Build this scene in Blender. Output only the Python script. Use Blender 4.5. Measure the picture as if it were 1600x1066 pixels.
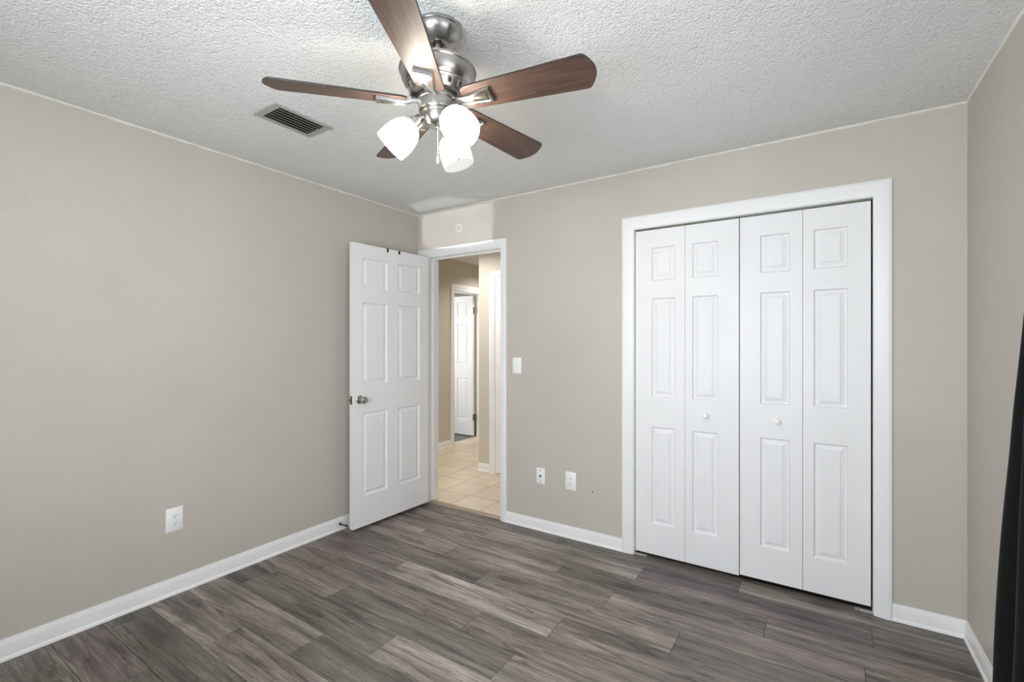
import bpy, bmesh, math, random
from mathutils import Vector, Matrix
random.seed(7)
for _o in list(bpy.data.objects): bpy.data.objects.remove(_o, do_unlink=True)
SC = bpy.context.scene
COL = SC.collection
PI = math.pi

# ------------------------------------------------------------------ camera, world, light, exposure
CAM_H = 1.340
YAW = math.radians(33.30)
cam = bpy.data.cameras.new('camera'); cam.sensor_fit = 'HORIZONTAL'; cam.sensor_width = 36.0
cam.lens = 727.85 / 1600 * 36.0
cam.shift_x = 0.0
cam.shift_y = (536.8 - 533.0) / 1600
cam.clip_start = 0.02
co = bpy.data.objects.new('camera', cam); COL.objects.link(co)
co.location = (0, 0, CAM_H); co.rotation_euler = (PI/2, 0, YAW)
SC.camera = co

SC.view_settings.view_transform = 'Standard'
SC.view_settings.look = 'None'
SC.view_settings.gamma = 1.0
SC.view_settings.use_curve_mapping = False
SC.view_settings.exposure = 0.24
SC.cycles.use_denoising = True
SC.cycles.max_bounces = 14
SC.cycles.diffuse_bounces = 8
SC.cycles.sample_clamp_indirect = 6.0

W = bpy.data.worlds.new('world'); SC.world = W; W.use_nodes = True
W.node_tree.nodes['Background'].inputs[0].default_value = (0.72, 0.84, 1.0, 1)
W.node_tree.nodes['Background'].inputs[1].default_value = 1.0

def area(name, loc, rot, sx, sy, power, col):
    l = bpy.data.lights.new(name, 'AREA'); l.shape = 'RECTANGLE'; l.size = sx; l.size_y = sy
    l.energy = power; l.color = col
    o = bpy.data.objects.new(name, l); COL.objects.link(o); o.location = loc; o.rotation_euler = rot
    return o
# room box: X from XL to XR, Y from YN to YB
XL, XR, YN, YB, H = -2.878, 0.567, -0.50, 2.904, 2.44
WT = 0.12
# daylight at the two windows (right wall beside the camera, near wall behind it)
area('daylight_side', (XR + 0.20, 0.85, 1.45), (0, PI/2, 0), 1.15, 1.40, 11, (0.90, 0.95, 1.0))
area('daylight_rear', (-0.60, YN - 0.20, 1.40), (PI/2 + math.radians(20), 0, 0), 1.80, 1.15, 82, (0.86, 0.93, 1.0))

# ------------------------------------------------------------------ materials
def mat(name):
    m = bpy.data.materials.new(name); m.use_nodes = True
    nt = m.node_tree
    return m, nt, nt.nodes['Principled BSDF']
def N(nt, t, **kw):
    n = nt.nodes.new(t)
    for k, v in kw.items(): setattr(n, k, v)
    return n
def lk(nt, a, b): nt.links.new(a, b)
def srgb(r, g, b):
    f = lambda c: (c/255/12.92) if c/255 <= 0.04045 else ((c/255+0.055)/1.055)**2.4
    return (f(r), f(g), f(b), 1)
def noise(nt, vec, scale, detail=3, rough=0.5, dist=0.0):
    n = N(nt, 'ShaderNodeTexNoise'); n.inputs['Scale'].default_value = scale
    n.inputs['Detail'].default_value = detail; n.inputs['Roughness'].default_value = rough
    n.inputs['Distortion'].default_value = dist
    if vec is not None: lk(nt, vec, n.inputs['Vector'])
    return n
def ramp(nt, fac, stops):
    r = N(nt, 'ShaderNodeValToRGB')
    e = r.color_ramp.elements
    while len(e) < len(stops): e.new(0.5)
    for i, (p, c) in enumerate(stops):
        e[i].position = p; e[i].color = c if len(c) == 4 else (*c, 1)
    lk(nt, fac, r.inputs[0]); return r
def mapping(nt, scale, loc=(0,0,0), rot=(0,0,0)):
    tc = N(nt, 'ShaderNodeNewGeometry'); mp = N(nt, 'ShaderNodeMapping')
    mp.inputs['Scale'].default_value = scale; mp.inputs['Location'].default_value = loc
    mp.inputs['Rotation'].default_value = rot
    lk(nt, tc.outputs['Position'], mp.inputs['Vector']); return mp.outputs[0]
def bump(nt, bs, height, strength, dist=0.002):
    b = N(nt, 'ShaderNodeBump'); b.inputs['Strength'].default_value = strength; b.inputs['Distance'].default_value = dist
    lk(nt, height, b.inputs['Height']); lk(nt, b.outputs[0], bs.inputs['Normal']); return b
def mix(nt, blend, fac, a, b):
    n = N(nt, 'ShaderNodeMix', data_type='RGBA', blend_type=blend)
    for s, v in ((0, fac), (6, a), (7, b)):
        if isinstance(v, (int, float)): n.inputs[s].default_value = v
        elif isinstance(v, tuple): n.inputs[s].default_value = v
        else: lk(nt, v, n.inputs[s])
    return n.outputs[2]

def plain(name, col, rough=0.5, metal=0.0, var=0.03, nscale=8, spec=0.5):
    m, nt, bs = mat(name)
    v = mapping(nt, (1,1,1))
    n = noise(nt, v, nscale, 3)
    c2 = tuple(max(0, c*(1-var)) for c in col[:3]) + (1,)
    c3 = tuple(min(1, c*(1+var)) for c in col[:3]) + (1,)
    r = ramp(nt, n.outputs[0], [(0.3, c2), (0.7, c3)])
    lk(nt, r.outputs[0], bs.inputs['Base Color'])
    bs.inputs['Roughness'].default_value = rough; bs.inputs['Metallic'].default_value = metal
    bs.inputs['Specular IOR Level'].default_value = spec
    return m

def wall_mat(name, col):
    m, nt, bs = mat(name)
    v = mapping(nt, (1,1,1))
    n = noise(nt, v, 1.3, 3, 0.6)
    a = tuple(c*0.955 for c in col[:3]) + (1,); b = tuple(min(1, c*1.03) for c in col[:3]) + (1,)
    r = ramp(nt, n.outputs[0], [(0.3, a), (0.7, b)])
    # faint hand scuffs
    n3 = noise(nt, mapping(nt, (3, 3, 7)), 1.7, 4, 0.65)
    r3 = ramp(nt, n3.outputs[0], [(0.66, (1,1,1,1)), (0.78, (0.93,0.925,0.92,1))])
    lk(nt, mix(nt, 'MULTIPLY', 1.0, r.outputs[0], r3.outputs[0]), bs.inputs['Base Color'])
    bs.inputs['Roughness'].default_value = 0.48; bs.inputs['Specular IOR Level'].default_value = 0.35
    n2 = noise(nt, v, 160, 2)
    bump(nt, bs, n2.outputs[0], 0.10, 0.001)
    return m
M = {}
M['wall'] = wall_mat('greige_wall_paint', srgb(194, 188, 178))
M['hall_wall'] = wall_mat('hall_wall_paint', srgb(203, 196, 185))
def ceiling_mat():
    m, nt, bs = mat('popcorn_ceiling')
    v = mapping(nt, (1,1,1))
    vo = N(nt, 'ShaderNodeTexVoronoi'); vo.inputs['Scale'].default_value = 105; lk(nt, v, vo.inputs['Vector'])
    vo.inputs['Randomness'].default_value = 1
    n = noise(nt, v, 150, 4, 0.65)
    n2 = noise(nt, v, 40, 2)
    mth = N(nt, 'ShaderNodeMath', operation='MULTIPLY_ADD'); lk(nt, vo.outputs['Distance'], mth.inputs[0]); mth.inputs[1].default_value = -0.8; lk(nt, n.outputs[0], mth.inputs[2])
    ad = N(nt, 'ShaderNodeMath', operation='ADD'); lk(nt, mth.outputs[0], ad.inputs[0])
    lk(nt, n2.outputs[0], ad.inputs[1])
    bump(nt, bs, ad.outputs[0], 1.0, 0.0075)
    r = ramp(nt, n.outputs[0], [(0.3, srgb(236,236,233)), (0.7, srgb(250,250,247))])
    lk(nt, r.outputs[0], bs.inputs['Base Color'])
    bs.inputs['Roughness'].default_value = 0.9; bs.inputs['Specular IOR Level'].default_value = 0.2
    return m
M['ceiling'] = ceiling_mat()
def white_paint(name, col, rough, grain):
    m, nt, bs = mat(name)
    v = mapping(nt, (60, 60, 5))
    n = noise(nt, v, 1.6, 4, 0.6, 0.4)
    r = ramp(nt, noise(nt, mapping(nt, (1,1,1)), 5, 3).outputs[0], [(0.3, tuple(c*0.975 for c in col[:3])+(1,)), (0.7, col)])
    lk(nt, r.outputs[0], bs.inputs['Base Color'])
    bs.inputs['Roughness'].default_value = rough; bs.inputs['Specular IOR Level'].default_value = 0.4
    if grain: bump(nt, bs, n.outputs[0], grain, 0.0012)
    return m
M['door'] = white_paint('white_door_paint', srgb(236, 236, 236), 0.42, 0.22)
M['trim'] = white_paint('white_trim_paint', srgb(238, 238, 237), 0.35, 0)
M['caulk'] = white_paint('paint_line', srgb(226, 223, 212), 0.6, 0)
M['plastic'] = plain('white_plastic', srgb(242, 242, 240), 0.3, var=0.01)
M['slot'] = plain('dark_slot', srgb(38, 36, 34), 0.6)
M['black_metal'] = plain('black_metal', srgb(22, 22, 22), 0.4, 0.3)
M['dark_inside'] = plain('closet_interior', srgb(60, 58, 55), 0.9)
M['vent_metal'] = plain('vent_grey_paint', srgb(178, 177, 172), 0.5, 0.15)
M['vent_slat'] = plain('vent_slat_paint', srgb(142, 140, 131), 0.5, 0.2)
M['strip'] = plain('tan_vinyl_strip', srgb(150, 136, 118), 0.5)
M['old_brass'] = plain('tarnished_steel', srgb(120, 116, 106), 0.35, 0.9)

def nickel():
    m, nt, bs = mat('brushed_nickel')
    v = mapping(nt, (6, 6, 260))
    n = noise(nt, v, 2.0, 3)
    r = ramp(nt, n.outputs[0], [(0.3, (0.36,0.35,0.335,1)), (0.7, (0.50,0.49,0.47,1))])
    lk(nt, r.outputs[0], bs.inputs['Base Color'])
    bs.inputs['Metallic'].default_value = 1.0; bs.inputs['Roughness'].default_value = 0.29
    tg = N(nt, 'ShaderNodeTangent', direction_type='RADIAL', axis='Z'); lk(nt, tg.outputs[0], bs.inputs['Tangent'])
    bs.inputs['Anisotropic'].default_value = 0.7; bs.inputs['Anisotropic Rotation'].default_value = 0.25
    return m
M['nickel'] = nickel()
def blade_wood():
    m, nt, bs = mat('walnut_blade')
    tc = N(nt, 'ShaderNodeTexCoord'); mp = N(nt, 'ShaderNodeMapping'); mp.inputs['Scale'].default_value = (5, 60, 5)
    lk(nt, tc.outputs['Object'], mp.inputs['Vector'])
    n = noise(nt, mp.outputs[0], 1.3, 6, 0.65, 0.6)
    r = ramp(nt, n.outputs[0], [(0.28, srgb(50, 36, 30)), (0.5, srgb(72, 52, 43)), (0.75, srgb(96, 71, 58))])
    lk(nt, r.outputs[0], bs.inputs['Base Color'])
    bs.inputs['Roughness'].default_value = 0.45; bs.inputs['Specular IOR Level'].default_value = 0.8
    return m
M['blade'] = blade_wood()
M['blade_edge'] = plain('blade_edge', srgb(38, 28, 22), 0.5)
def glow(name, strength, col=(1.0, 0.985, 0.955, 1), base=0.12):
    m, nt, bs = mat(name)
    n = noise(nt, mapping(nt, (1,1,1)), 12, 2)
    r = ramp(nt, n.outputs[0], [(0.0, col), (1.0, tuple(c*0.98 for c in col[:3])+(1,))])
    lk(nt, r.outputs[0], bs.inputs['Emission Color'])
    bs.inputs['Base Color'].default_value = (base, base, base, 1); bs.inputs['Specular IOR Level'].default_value = 0.15
    bs.inputs['Emission Strength'].default_value = strength; bs.inputs['Roughness'].default_value = 0.25
    return m
def frosted():
    m, nt, bs = mat('frosted_glass_lit')
    n = noise(nt, mapping(nt, (1,1,1)), 14, 2)
    r = ramp(nt, n.outputs[0], [(0.0, (1.0,0.985,0.955,1)), (1.0, (0.98,0.965,0.935,1))])
    lk(nt, r.outputs[0], bs.inputs['Emission Color']); bs.inputs['Emission Strength'].default_value = 0.86
    bs.inputs['Base Color'].default_value = (0.03, 0.03, 0.03, 1); bs.inputs['Roughness'].default_value = 0.3
    bs.inputs['Specular IOR Level'].default_value = 0.2
    tr = N(nt, 'ShaderNodeBsdfTransparent'); tr.inputs[0].default_value = (1, 0.985, 0.95, 1)
    mx = N(nt, 'ShaderNodeMixShader'); mx.inputs[0].default_value = 0.68
    lk(nt, tr.outputs[0], mx.inputs[1]); lk(nt, bs.outputs[0], mx.inputs[2])
    lk(nt, mx.outputs[0], nt.nodes['Material Output'].inputs['Surface'])
    return m
M['shade'] = frosted()
M['bulb'] = glow('bulb_lit', 275.0, (1.0, 0.91, 0.80, 1))

def floor_mat():
    m, nt, bs = mat('grey_oak_vinyl_plank')
    geo = N(nt, 'ShaderNodeNewGeometry')
    at = N(nt, 'ShaderNodeAttribute', attribute_name='plank')
    off = N(nt, 'ShaderNodeVectorMath', operation='MULTIPLY'); off.inputs[1].default_value = (37.3, 17.9, 0)
    sep = N(nt, 'ShaderNodeSeparateColor'); lk(nt, at.outputs['Color'], sep.inputs[0])
    cmb = N(nt, 'ShaderNodeCombineXYZ'); lk(nt, sep.outputs[0], cmb.inputs[0]); lk(nt, sep.outputs[0], cmb.inputs[1])
    lk(nt, cmb.outputs[0], off.inputs[0])
    add = N(nt, 'ShaderNodeVectorMath', operation='ADD'); lk(nt, geo.outputs['Position'], add.inputs[0]); lk(nt, off.outputs[0], add.inputs[1])
    def mp(s):
        k = N(nt, 'ShaderNodeMapping'); k.inputs['Scale'].default_value = s; lk(nt, add.outputs[0], k.inputs['Vector']); return k.outputs[0]
    broad = noise(nt, mp((0.9, 6.0, 1)), 1.5, 4, 0.6, 0.35)
    streak = noise(nt, mp((0.9, 22, 1)), 1.5, 6, 0.72, 0.22)
    fine = noise(nt, mp((9, 150, 1)), 1.6, 4, 0.7, 0.3)
    crack = noise(nt, mp((0.9, 11, 1)), 1.1, 4, 0.55, 0.7)
    base = ramp(nt, broad.outputs[0], [(0.26, srgb(80, 76, 73)), (0.45, srgb(118, 111, 106)), (0.60, srgb(138, 130, 124)), (0.78, srgb(172, 163, 155))])
    st = ramp(nt, streak.outputs[0], [(0.28, (0.46,0.46,0.47,1)), (0.5, (0.96,0.96,0.96,1)), (0.72, (1.36,1.34,1.31,1))])
    fn = ramp(nt, fine.outputs[0], [(0.3, (0.58,0.58,0.58,1)), (0.7, (1.36,1.36,1.35,1))])
    ck = ramp(nt, crack.outputs[0], [(0.455, (1,1,1,1)), (0.487, (0.50,0.49,0.48,1)), (0.50, (0.32,0.31,0.30,1)), (0.51, (0.62,0.61,0.60,1)), (0.545, (1,1,1,1))])
    gate = noise(nt, mp((1.1, 3.2, 1)), 1.3, 2)
    gt = ramp(nt, gate.outputs[0], [(0.36, (0,0,0,1)), (0.50, (1,1,1,1))])
    ckm = mix(nt, 'MIX', gt.outputs[0], (1,1,1,1), ck.outputs[0])
    c = mix(nt, 'MULTIPLY', 1.0, base.outputs[0], st.outputs[0])
    c = mix(nt, 'MULTIPLY', 1.0, c, fn.outputs[0])
    c = mix(nt, 'MULTIPLY', 0.85, c, ckm)
    # hue: third channel of the plank attribute leans purple or green
    hue = ramp(nt, sep.outputs[2], [(0.0, (0.95,1.0,0.965,1)), (0.5, (1,0.985,0.97,1)), (1.0, (1.03,0.945,0.99,1))])
    c = mix(nt, 'MULTIPLY', 1.0, c, hue.outputs[0])
    tone = N(nt, 'ShaderNodeVectorMath', operation='SCALE'); lk(nt, c, tone.inputs[0])
    tm = N(nt, 'ShaderNodeMath', operation='MULTIPLY_ADD'); lk(nt, sep.outputs[1], tm.inputs[0]); tm.inputs[1].default_value = 1.6; tm.inputs[2].default_value = 0.20
    lk(nt, tm.outputs[0], tone.inputs['Scale'])
    lk(nt, tone.outputs[0], bs.inputs['Base Color'])
    bs.inputs['Roughness'].default_value = 0.42; bs.inputs['Specular IOR Level'].default_value = 0.4
    bump(nt, bs, fine.outputs[0], 0.15, 0.001)
    return m
M['floor'] = floor_mat()
M['floor_gap'] = plain('plank_gap', srgb(48, 44, 41), 0.8)
def tile_mat():
    m, nt, bs = mat('beige_ceramic_tile')
    v = mapping(nt, (1, 1, 1), loc=(-3.232, 2.82, 0), rot=(0, 0, -PI/2))
    b = N(nt, 'ShaderNodeTexBrick'); lk(nt, v, b.inputs['Vector'])
    b.offset = 0.06; b.inputs['Scale'].default_value = 1.0
    b.inputs['Brick Width'].default_value = 0.318; b.inputs['Row Height'].default_value = 0.299
    b.inputs['Mortar Size'].default_value = 0.0035; b.inputs['Mortar Smooth'].default_value = 0.2
    b.inputs['Color1'].default_value = srgb(214, 200, 180); b.inputs['Color2'].default_value = srgb(206, 191, 170)
    b.inputs['Mortar'].default_value = srgb(150, 128, 104)
    n = noise(nt, mapping(nt, (1,1,1)), 9, 4)
    r = ramp(nt, n.outputs[0], [(0.3, (0.94,0.93,0.92,1)), (0.7, (1.03,1.03,1.03,1))])
    lk(nt, mix(nt, 'MULTIPLY', 1.0, b.outputs[0], r.outputs[0]), bs.inputs['Base Color'])
    bs.inputs['Roughness'].default_value = 0.35
    bump(nt, bs, b.outputs['Fac'], -0.3, 0.002)
    return m
M['tile'] = tile_mat()
M['dark_floor'] = plain('dark_vinyl', srgb(92, 96, 92), 0.4, var=0.2, nscale=20)
def cloth_mat():
    m, nt, bs = mat('black_curtain_cloth')
    n = noise(nt, mapping(nt, (1,1,1)), 420, 2)
    r = ramp(nt, n.outputs[0], [(0.3, srgb(7, 7, 8)), (0.7, srgb(17, 17, 18))])
    lk(nt, r.outputs[0], bs.inputs['Base Color']); bs.inputs['Roughness'].default_value = 0.85
    bs.inputs['Specular IOR Level'].default_value = 0.2
    bs.inputs['Sheen Weight'].default_value = 0.05
    bump(nt, bs, n.outputs[0], 0.2, 0.001)
    return m
M['cloth'] = cloth_mat()
def glass_mat():
    m, nt, bs = mat('window_glass')
    bs.inputs['Transmission Weight'].default_value = 1.0; bs.inputs['Roughness'].default_value = 0.0
    bs.inputs['IOR'].default_value = 1.02
    return m
M['glass'] = glass_mat()

# ------------------------------------------------------------------ helpers
def add_box(bm, x0, x1, y0, y1, z0, z1, mi=0, mx=None):
    vs = [bm.verts.new((x, y, z)) for x in (x0, x1) for y in (y0, y1) for z in (z0, z1)]
    if mx is not None:
        for v in vs: v.co = mx @ v.co
    for q in ((0,1,3,2), (4,6,7,5), (0,4,5,1), (2,3,7,6), (0,2,6,4), (1,5,7,3)):
        f = bm.faces.new([vs[i] for i in q]); f.material_index = mi
    return vs
def add_loft(bm, rings, closed=True, caps=True, mi=0, smooth=False):
    R = [[bm.verts.new(p) for p in ring] for ring in rings]
    n = len(R[0])
    for a, b in zip(R, R[1:]):
        for i in range(n if closed else n-1):
            j = (i+1) % n
            f = bm.faces.new((a[i], a[j], b[j], b[i])); f.material_index = mi; f.smooth = smooth
    if caps:
        for ring in (R[0], R[-1]):
            f = bm.faces.new(ring); f.material_index = mi
    return R
def add_lathe(bm, prof, mx=Matrix(), seg=40, mi=0, smooth=True, caps=False):
    rings = []
    for r, z in prof:
        rings.append([mx @ Vector((r*math.cos(2*PI*i/seg), r*math.sin(2*PI*i/seg), z)) for i in range(seg)])
    return add_loft(bm, rings, True, caps, mi, smooth)
def add_tube(bm, p0, p1, r0, r1=None, seg=10, mi=0):
    p0 = Vector(p0); p1 = Vector(p1); r1 = r0 if r1 is None else r1
    d = (p1-p0).normalized(); q = d.to_track_quat('Z', 'Y').to_matrix().to_4x4()
    L = (p1-p0).length
    return add_lathe(bm, [(r0, 0), (r1, L)], Matrix.Translation(p0) @ q, seg, mi, True, True)
def obj(name, bm, mats, parent=None, bevel=0.0, auto=35, loc=None):
    bmesh.ops.remove_doubles(bm, verts=bm.verts, dist=1e-6)
    bmesh.ops.recalc_face_normals(bm, faces=bm.faces)
    me = bpy.data.meshes.new(name); bm.to_mesh(me); bm.free()
    for m in (mats if isinstance(mats, (list, tuple)) else [mats]): me.materials.append(m)
    o = bpy.data.objects.new(name, me); COL.objects.link(o)
    if parent is not None: o.parent = parent
    if loc is not None: o.location = loc
    if bevel:
        b = o.modifiers.new('bevel', 'BEVEL'); b.width = bevel; b.segments = 2; b.limit_method = 'ANGLE'; b.angle_limit = math.radians(40)
    if auto:
        for p in me.polygons: p.use_smooth = True
        for e in me.edges: e.use_edge_sharp = False
        me.set_sharp_from_angle(angle=math.radians(auto))
    return o
def tag(o, label, cat, group=None, kind=None):
    o['label'] = label; o['category'] = cat
    if group: o['group'] = group
    if kind: o['kind'] = kind
    return o
def thing(name, label, cat, loc=(0,0,0), rotz=0, group=None, kind=None):
    o = bpy.data.objects.new(name, None); COL.objects.link(o); o.empty_display_size = 0.05
    o.location = loc; o.rotation_euler = (0, 0, rotz)
    return tag(o, label, cat, group, kind)
def struct(name, bm, mats, label, cat, **kw):
    return tag(obj(name, bm, mats, **kw), label, cat, kind='structure')
NB = bmesh.new

# ------------------------------------------------------------------ room shell
# entry opening EX0..EX1 up to EZ, closet opening CX0..CX1 up to CZ (clear widths between the jambs)
EX0, EX1, EZ = -2.748, -2.010, 2.062
CX0, CX1, CZ = -0.977, 0.228, 2.064
JT = 0.018
bm = NB()
for x0, x1, z0, z1 in ((XL-WT, EX0-JT, 0, H), (EX0-JT, EX1+JT, EZ+JT, H), (EX1+JT, CX0-JT, 0, H), (CX0-JT, CX1+JT, CZ+JT, H), (CX1+JT, XR+WT, 0, H)):
    add_box(bm, x0, x1, YB, YB+WT, z0, z1)
struct('wall_back', bm, M['wall'], 'greige back wall with the hallway doorway and white closet', 'wall')
bm = NB(); add_box(bm, XL-WT, XL, YN-WT, YB, 0, H)
struct('wall_left', bm, M['wall'], 'plain greige left wall with one outlet', 'wall')
# right wall with its window opening beside the camera
RW0, RW1, WZ0, WZ1 = 0.15, 1.55, 0.88, 2.02
bm = NB()
for y0, y1, z0, z1 in ((YN-WT, RW0, 0, H), (RW1, YB, 0, H), (RW0, RW1, 0, WZ0), (RW0, RW1, WZ1, H)):
    add_box(bm, XR, XR+WT, y0, y1, z0, z1)
struct('wall_right', bm, M['wall'], 'greige right wall behind the black curtain', 'wall')
NW0, NW1 = -1.50, 0.30
bm = NB()
for x0, x1, z0, z1 in ((XL, NW0, 0, H), (NW1, XR, 0, H), (NW0, NW1, 0, WZ0), (NW0, NW1, WZ1, H)):
    add_box(bm, x0, x1, YN-WT, YN, z0, z1)
struct('wall_near', bm, M['wall'], 'greige wall behind the camera with a wide window', 'wall')
bm = NB(); add_box(bm, XL-WT, XR+WT, YN-WT, YB+WT, H, H+0.10)
struct('ceiling', bm, M['ceiling'], 'white popcorn textured bedroom ceiling', 'ceiling')

# plank floor: rows along X, 18 cm wide, 1.075 m long boards
bm = NB()
lay = bm.loops.layers.float_color.new('plank')
PW, PLEN, Y0 = 0.1803, 1.075, 2.9483
ends = {0: -.36, 1: -.868, 2: -.208, 3: -.916, 4: -.535, 5: -1.036, 6: -1.40, 7: -1.092, 8: -1.614, 9: -1.905,
        10: -1.20, 11: -1.70, 12: -2.30, 13: -1.45, 14: -1.05, 15: -1.85, 16: -1.3, 17: -2.0, 18: -1.6, 19: -1.1}
# tone (0 dark .. 1 light) and hue lean (0 green .. 1 purple) for the board left of the joint, then those to its right
tones = {0: [(.42,.5),(.34,.4),(.54,.2),(.44,.3)], 1: [(.60,.6),(.70,.4),(.38,1.0),(.44,.3)], 2: [(.62,.5),(.44,.35),(.66,.7),(.6,.7)],
         3: [(.72,.8),(.62,.3),(.68,.7),(.48,.1)], 4: [(.38,.4),(.63,.6),(.46,.1),(.46,.1)], 5: [(.50,.9),(.86,.5),(.46,.6),(.48,.6)],
         6: [(.48,.8),(.47,.7),(.52,.5),(.5,.5)], 7: [(.62,.5),(.37,.3),(.68,.4),(.6,.4)], 8: [(.34,.3),(.40,.3),(.78,.6),(.6,.4)],
         9: [(.60,.6),(.62,.55),(.40,.2),(.5,.5)], 10: [(.55,.6),(.58,.6),(.6,.5),(.5,.5)], 11: [(.30,.2),(.30,.2),(.5,.5),(.5,.5)], 12: [(.36,.9),(.42,1.0),(.32,.2),(.5,.5)]}
pid = 0
for r in range(20):
    y1 = Y0 - r*PW; y0 = y1 - PW
    if y1 < YN: break
    yy0, yy1 = max(y0, YN), min(y1, YB+0.055)
    e = ends[r]; first = e
    while first - PLEN > XL: first -= PLEN
    xs = [XL]; x = first
    while x < XR: xs.append(x); x += PLEN
    xs.append(XR)
    ni = round((e - first)/PLEN) + 1   # index of the first board right of the named joint
    for i, (a, b) in enumerate(zip(xs, xs[1:])):
        tl = tones.get(r)
        if tl:
            k = i - ni + 2
            t, h = tl[max(0, min(len(tl)-1, k))]
        else:
            t, h = random.uniform(.4, .65), random.random()
        g = 0.0009
        vs = add_box(bm, a+g, b-g, yy0+g, yy1-g, -0.006, 0.0)
        for f in {f for v in vs for f in v.link_faces}:
            for l in f.loops: l[lay] = (((pid*0.377) % 1.0), t, h, 1)
        pid += 1
struct('floor', bm, M['floor'], 'grey brown wood plank floor of the bedroom', 'floor', auto=0)
bm = NB(); add_box(bm, XL-WT, XR+WT, YN-WT, YB+0.75, -0.10, -0.0062)
struct('floor_2', bm, M['floor_gap'], 'dark subfloor under the planks', 'floor')

# closet interior behind the folding doors
bm = NB()
add_box(bm, CX0-0.12, XR+WT, 3.62, 3.70, 0, H); add_box(bm, CX0-0.20, CX0-0.12, YB+WT, 3.70, 0, H)
add_box(bm, XR, XR+WT, YB+WT, 3.62, 0, H); add_box(bm, CX0-0.12, XR, YB+WT, 3.62, H-0.02, H)
struct('wall_closet', bm, M['dark_inside'], 'dark closet interior behind the folding doors', 'wall')

# ------------------------------------------------------------------ trim: casings, jambs, baseboards
def casing(bm, x0, x1, zt, wl, wr, wtp, ywall, sign=-1, axis='Y'):
    """colonial casing swept round an opening; profile (share of width, projection)"""
    prof = [(0.0, 0.0), (0.0, 0.009), (0.10, 0.012), (0.22, 0.0125), (0.42, 0.016), (0.75, 0.019), (0.93, 0.019), (1.0, 0.015), (1.0, 0.0)]
    rings = []
    for k in range(4):
        ring = []
        for u, d in prof:
            if k == 0: h, z = x0-u*wl, 0.0
            elif k == 1: h, z = x0-u*wl, zt+u*wtp
            elif k == 2: h, z = x1+u*wr, zt+u*wtp
            else: h, z = x1+u*wr, 0.0
            dd = ywall + sign*d
            ring.append((h, dd, z) if axis == 'Y' else (dd, h, z))
        rings.append(ring)
    add_loft(bm, rings, closed=True, caps=True)
bm = NB()
casing(bm, EX0-0.004, EX1+0.004, EZ+0.004, 0.112, 0.052, 0.066, YB)
struct('trim_1', bm, M['trim'], 'white casing around the open hallway doorway', 'door trim', auto=50)
bm = NB()
add_box(bm, EX0-JT, EX0, YB, YB+WT, 0, EZ); add_box(bm, EX1, EX1+JT, YB, YB+WT, 0, EZ); add_box(bm, EX0-JT, EX1+JT, YB, YB+WT, EZ, EZ+JT)
sy = YB + 0.042
add_box(bm, EX0, EX0+0.011, sy, sy+0.034, 0, EZ); add_box(bm, EX1-0.011, EX1, sy, sy+0.034, 0, EZ); add_box(bm, EX0, EX1, sy, sy+0.034, EZ-0.011, EZ)
jamb = struct('trim_2', bm, M['trim'], 'white jamb and stop lining the hallway doorway', 'door jamb', bevel=0.0015)
bm = NB(); add_box(bm, EX1-0.0015, EX1, YB+0.006, YB+0.034, 0.905, 0.965); 
obj('strike_plate', bm, M['old_brass'], jamb)['label'] = 'tarnished metal strike plate'
bm = NB(); casing(bm, CX0-0.004, CX1+0.002, CZ+0.004, 0.072, 0.070, 0.074, YB)
struct('trim_3', bm, M['trim'], 'white casing around the closet folding doors', 'door trim', auto=50)
bm = NB()
add_box(bm, CX0-JT, CX0, YB, YB+WT, 0, CZ); add_box(bm, CX1, CX1+JT, YB, YB+WT, 0, CZ); add_box(bm, CX0-JT, CX1+JT, YB, YB+WT, CZ, CZ+JT)
struct('trim_4', bm, M['trim'], 'white jamb lining the closet opening', 'door jamb', bevel=0.0015)
bm = NB(); add_box(bm, CX0+0.002, CX1-0.002, YB+0.026, YB+0.050, CZ-0.007, CZ-0.0004)
struct('trim_5', bm, M['old_brass'], 'metal track above the closet folding doors', 'door track')

BB = [(0.0, 0.0), (0.0165, 0.0), (0.0165, 0.006), (0.0145, 0.0125), (0.0105, 0.0165), (0.0105, 0.060), (0.0085, 0.070), (0.0055, 0.078), (0.0045, 0.085), (0.0, 0.085)]
def base(bm, a, b, n, hs=1.0, c0=0, c1=0):
    """baseboard from a to b along the wall, n = unit normal into the room; c0/c1 mitre the ends"""
    a = Vector(a); b = Vector(b); n = Vector(n); t = (b-a).normalized()
    rings = []
    for p, s in ((a, c0), (b, -c1)):
        rings.append([(p + n*d + t*(s*d))[:] [:2] + (z*hs,) for d, z in BB])
    add_loft(bm, rings)
bm = NB(); base(bm, (XL, YN, 0), (XL, YB, 0), (1,0,0), 1.06, 1, 0)
struct('baseboard_left', bm, M['trim'], 'white baseboard along the left wall', 'baseboard', auto=30)
bm = NB(); base(bm, (EX1+0.056, YB, 0), (CX0-0.076, YB, 0), (0,-1,0), 0.95); base(bm, (CX1+0.072, YB, 0), (XR, YB, 0), (0,-1,0), 0.95, 0, 1)
struct('baseboard_back', bm, M['trim'], 'white baseboard on the back wall beside the closet', 'baseboard', auto=30)
bm = NB(); base(bm, (XR, YN, 0), (XR, YB, 0), (-1,0,0), 0.95, 1, 1)
struct('baseboard_right', bm, M['trim'], 'white baseboard under the black curtain', 'baseboard', auto=30)
bm = NB(); base(bm, (XL, YN, 0), (XR, YN, 0), (0,1,0), 0.95, 1, 1)
struct('baseboard_near', bm, M['trim'], 'white baseboard behind the camera', 'baseboard', auto=30)

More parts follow.
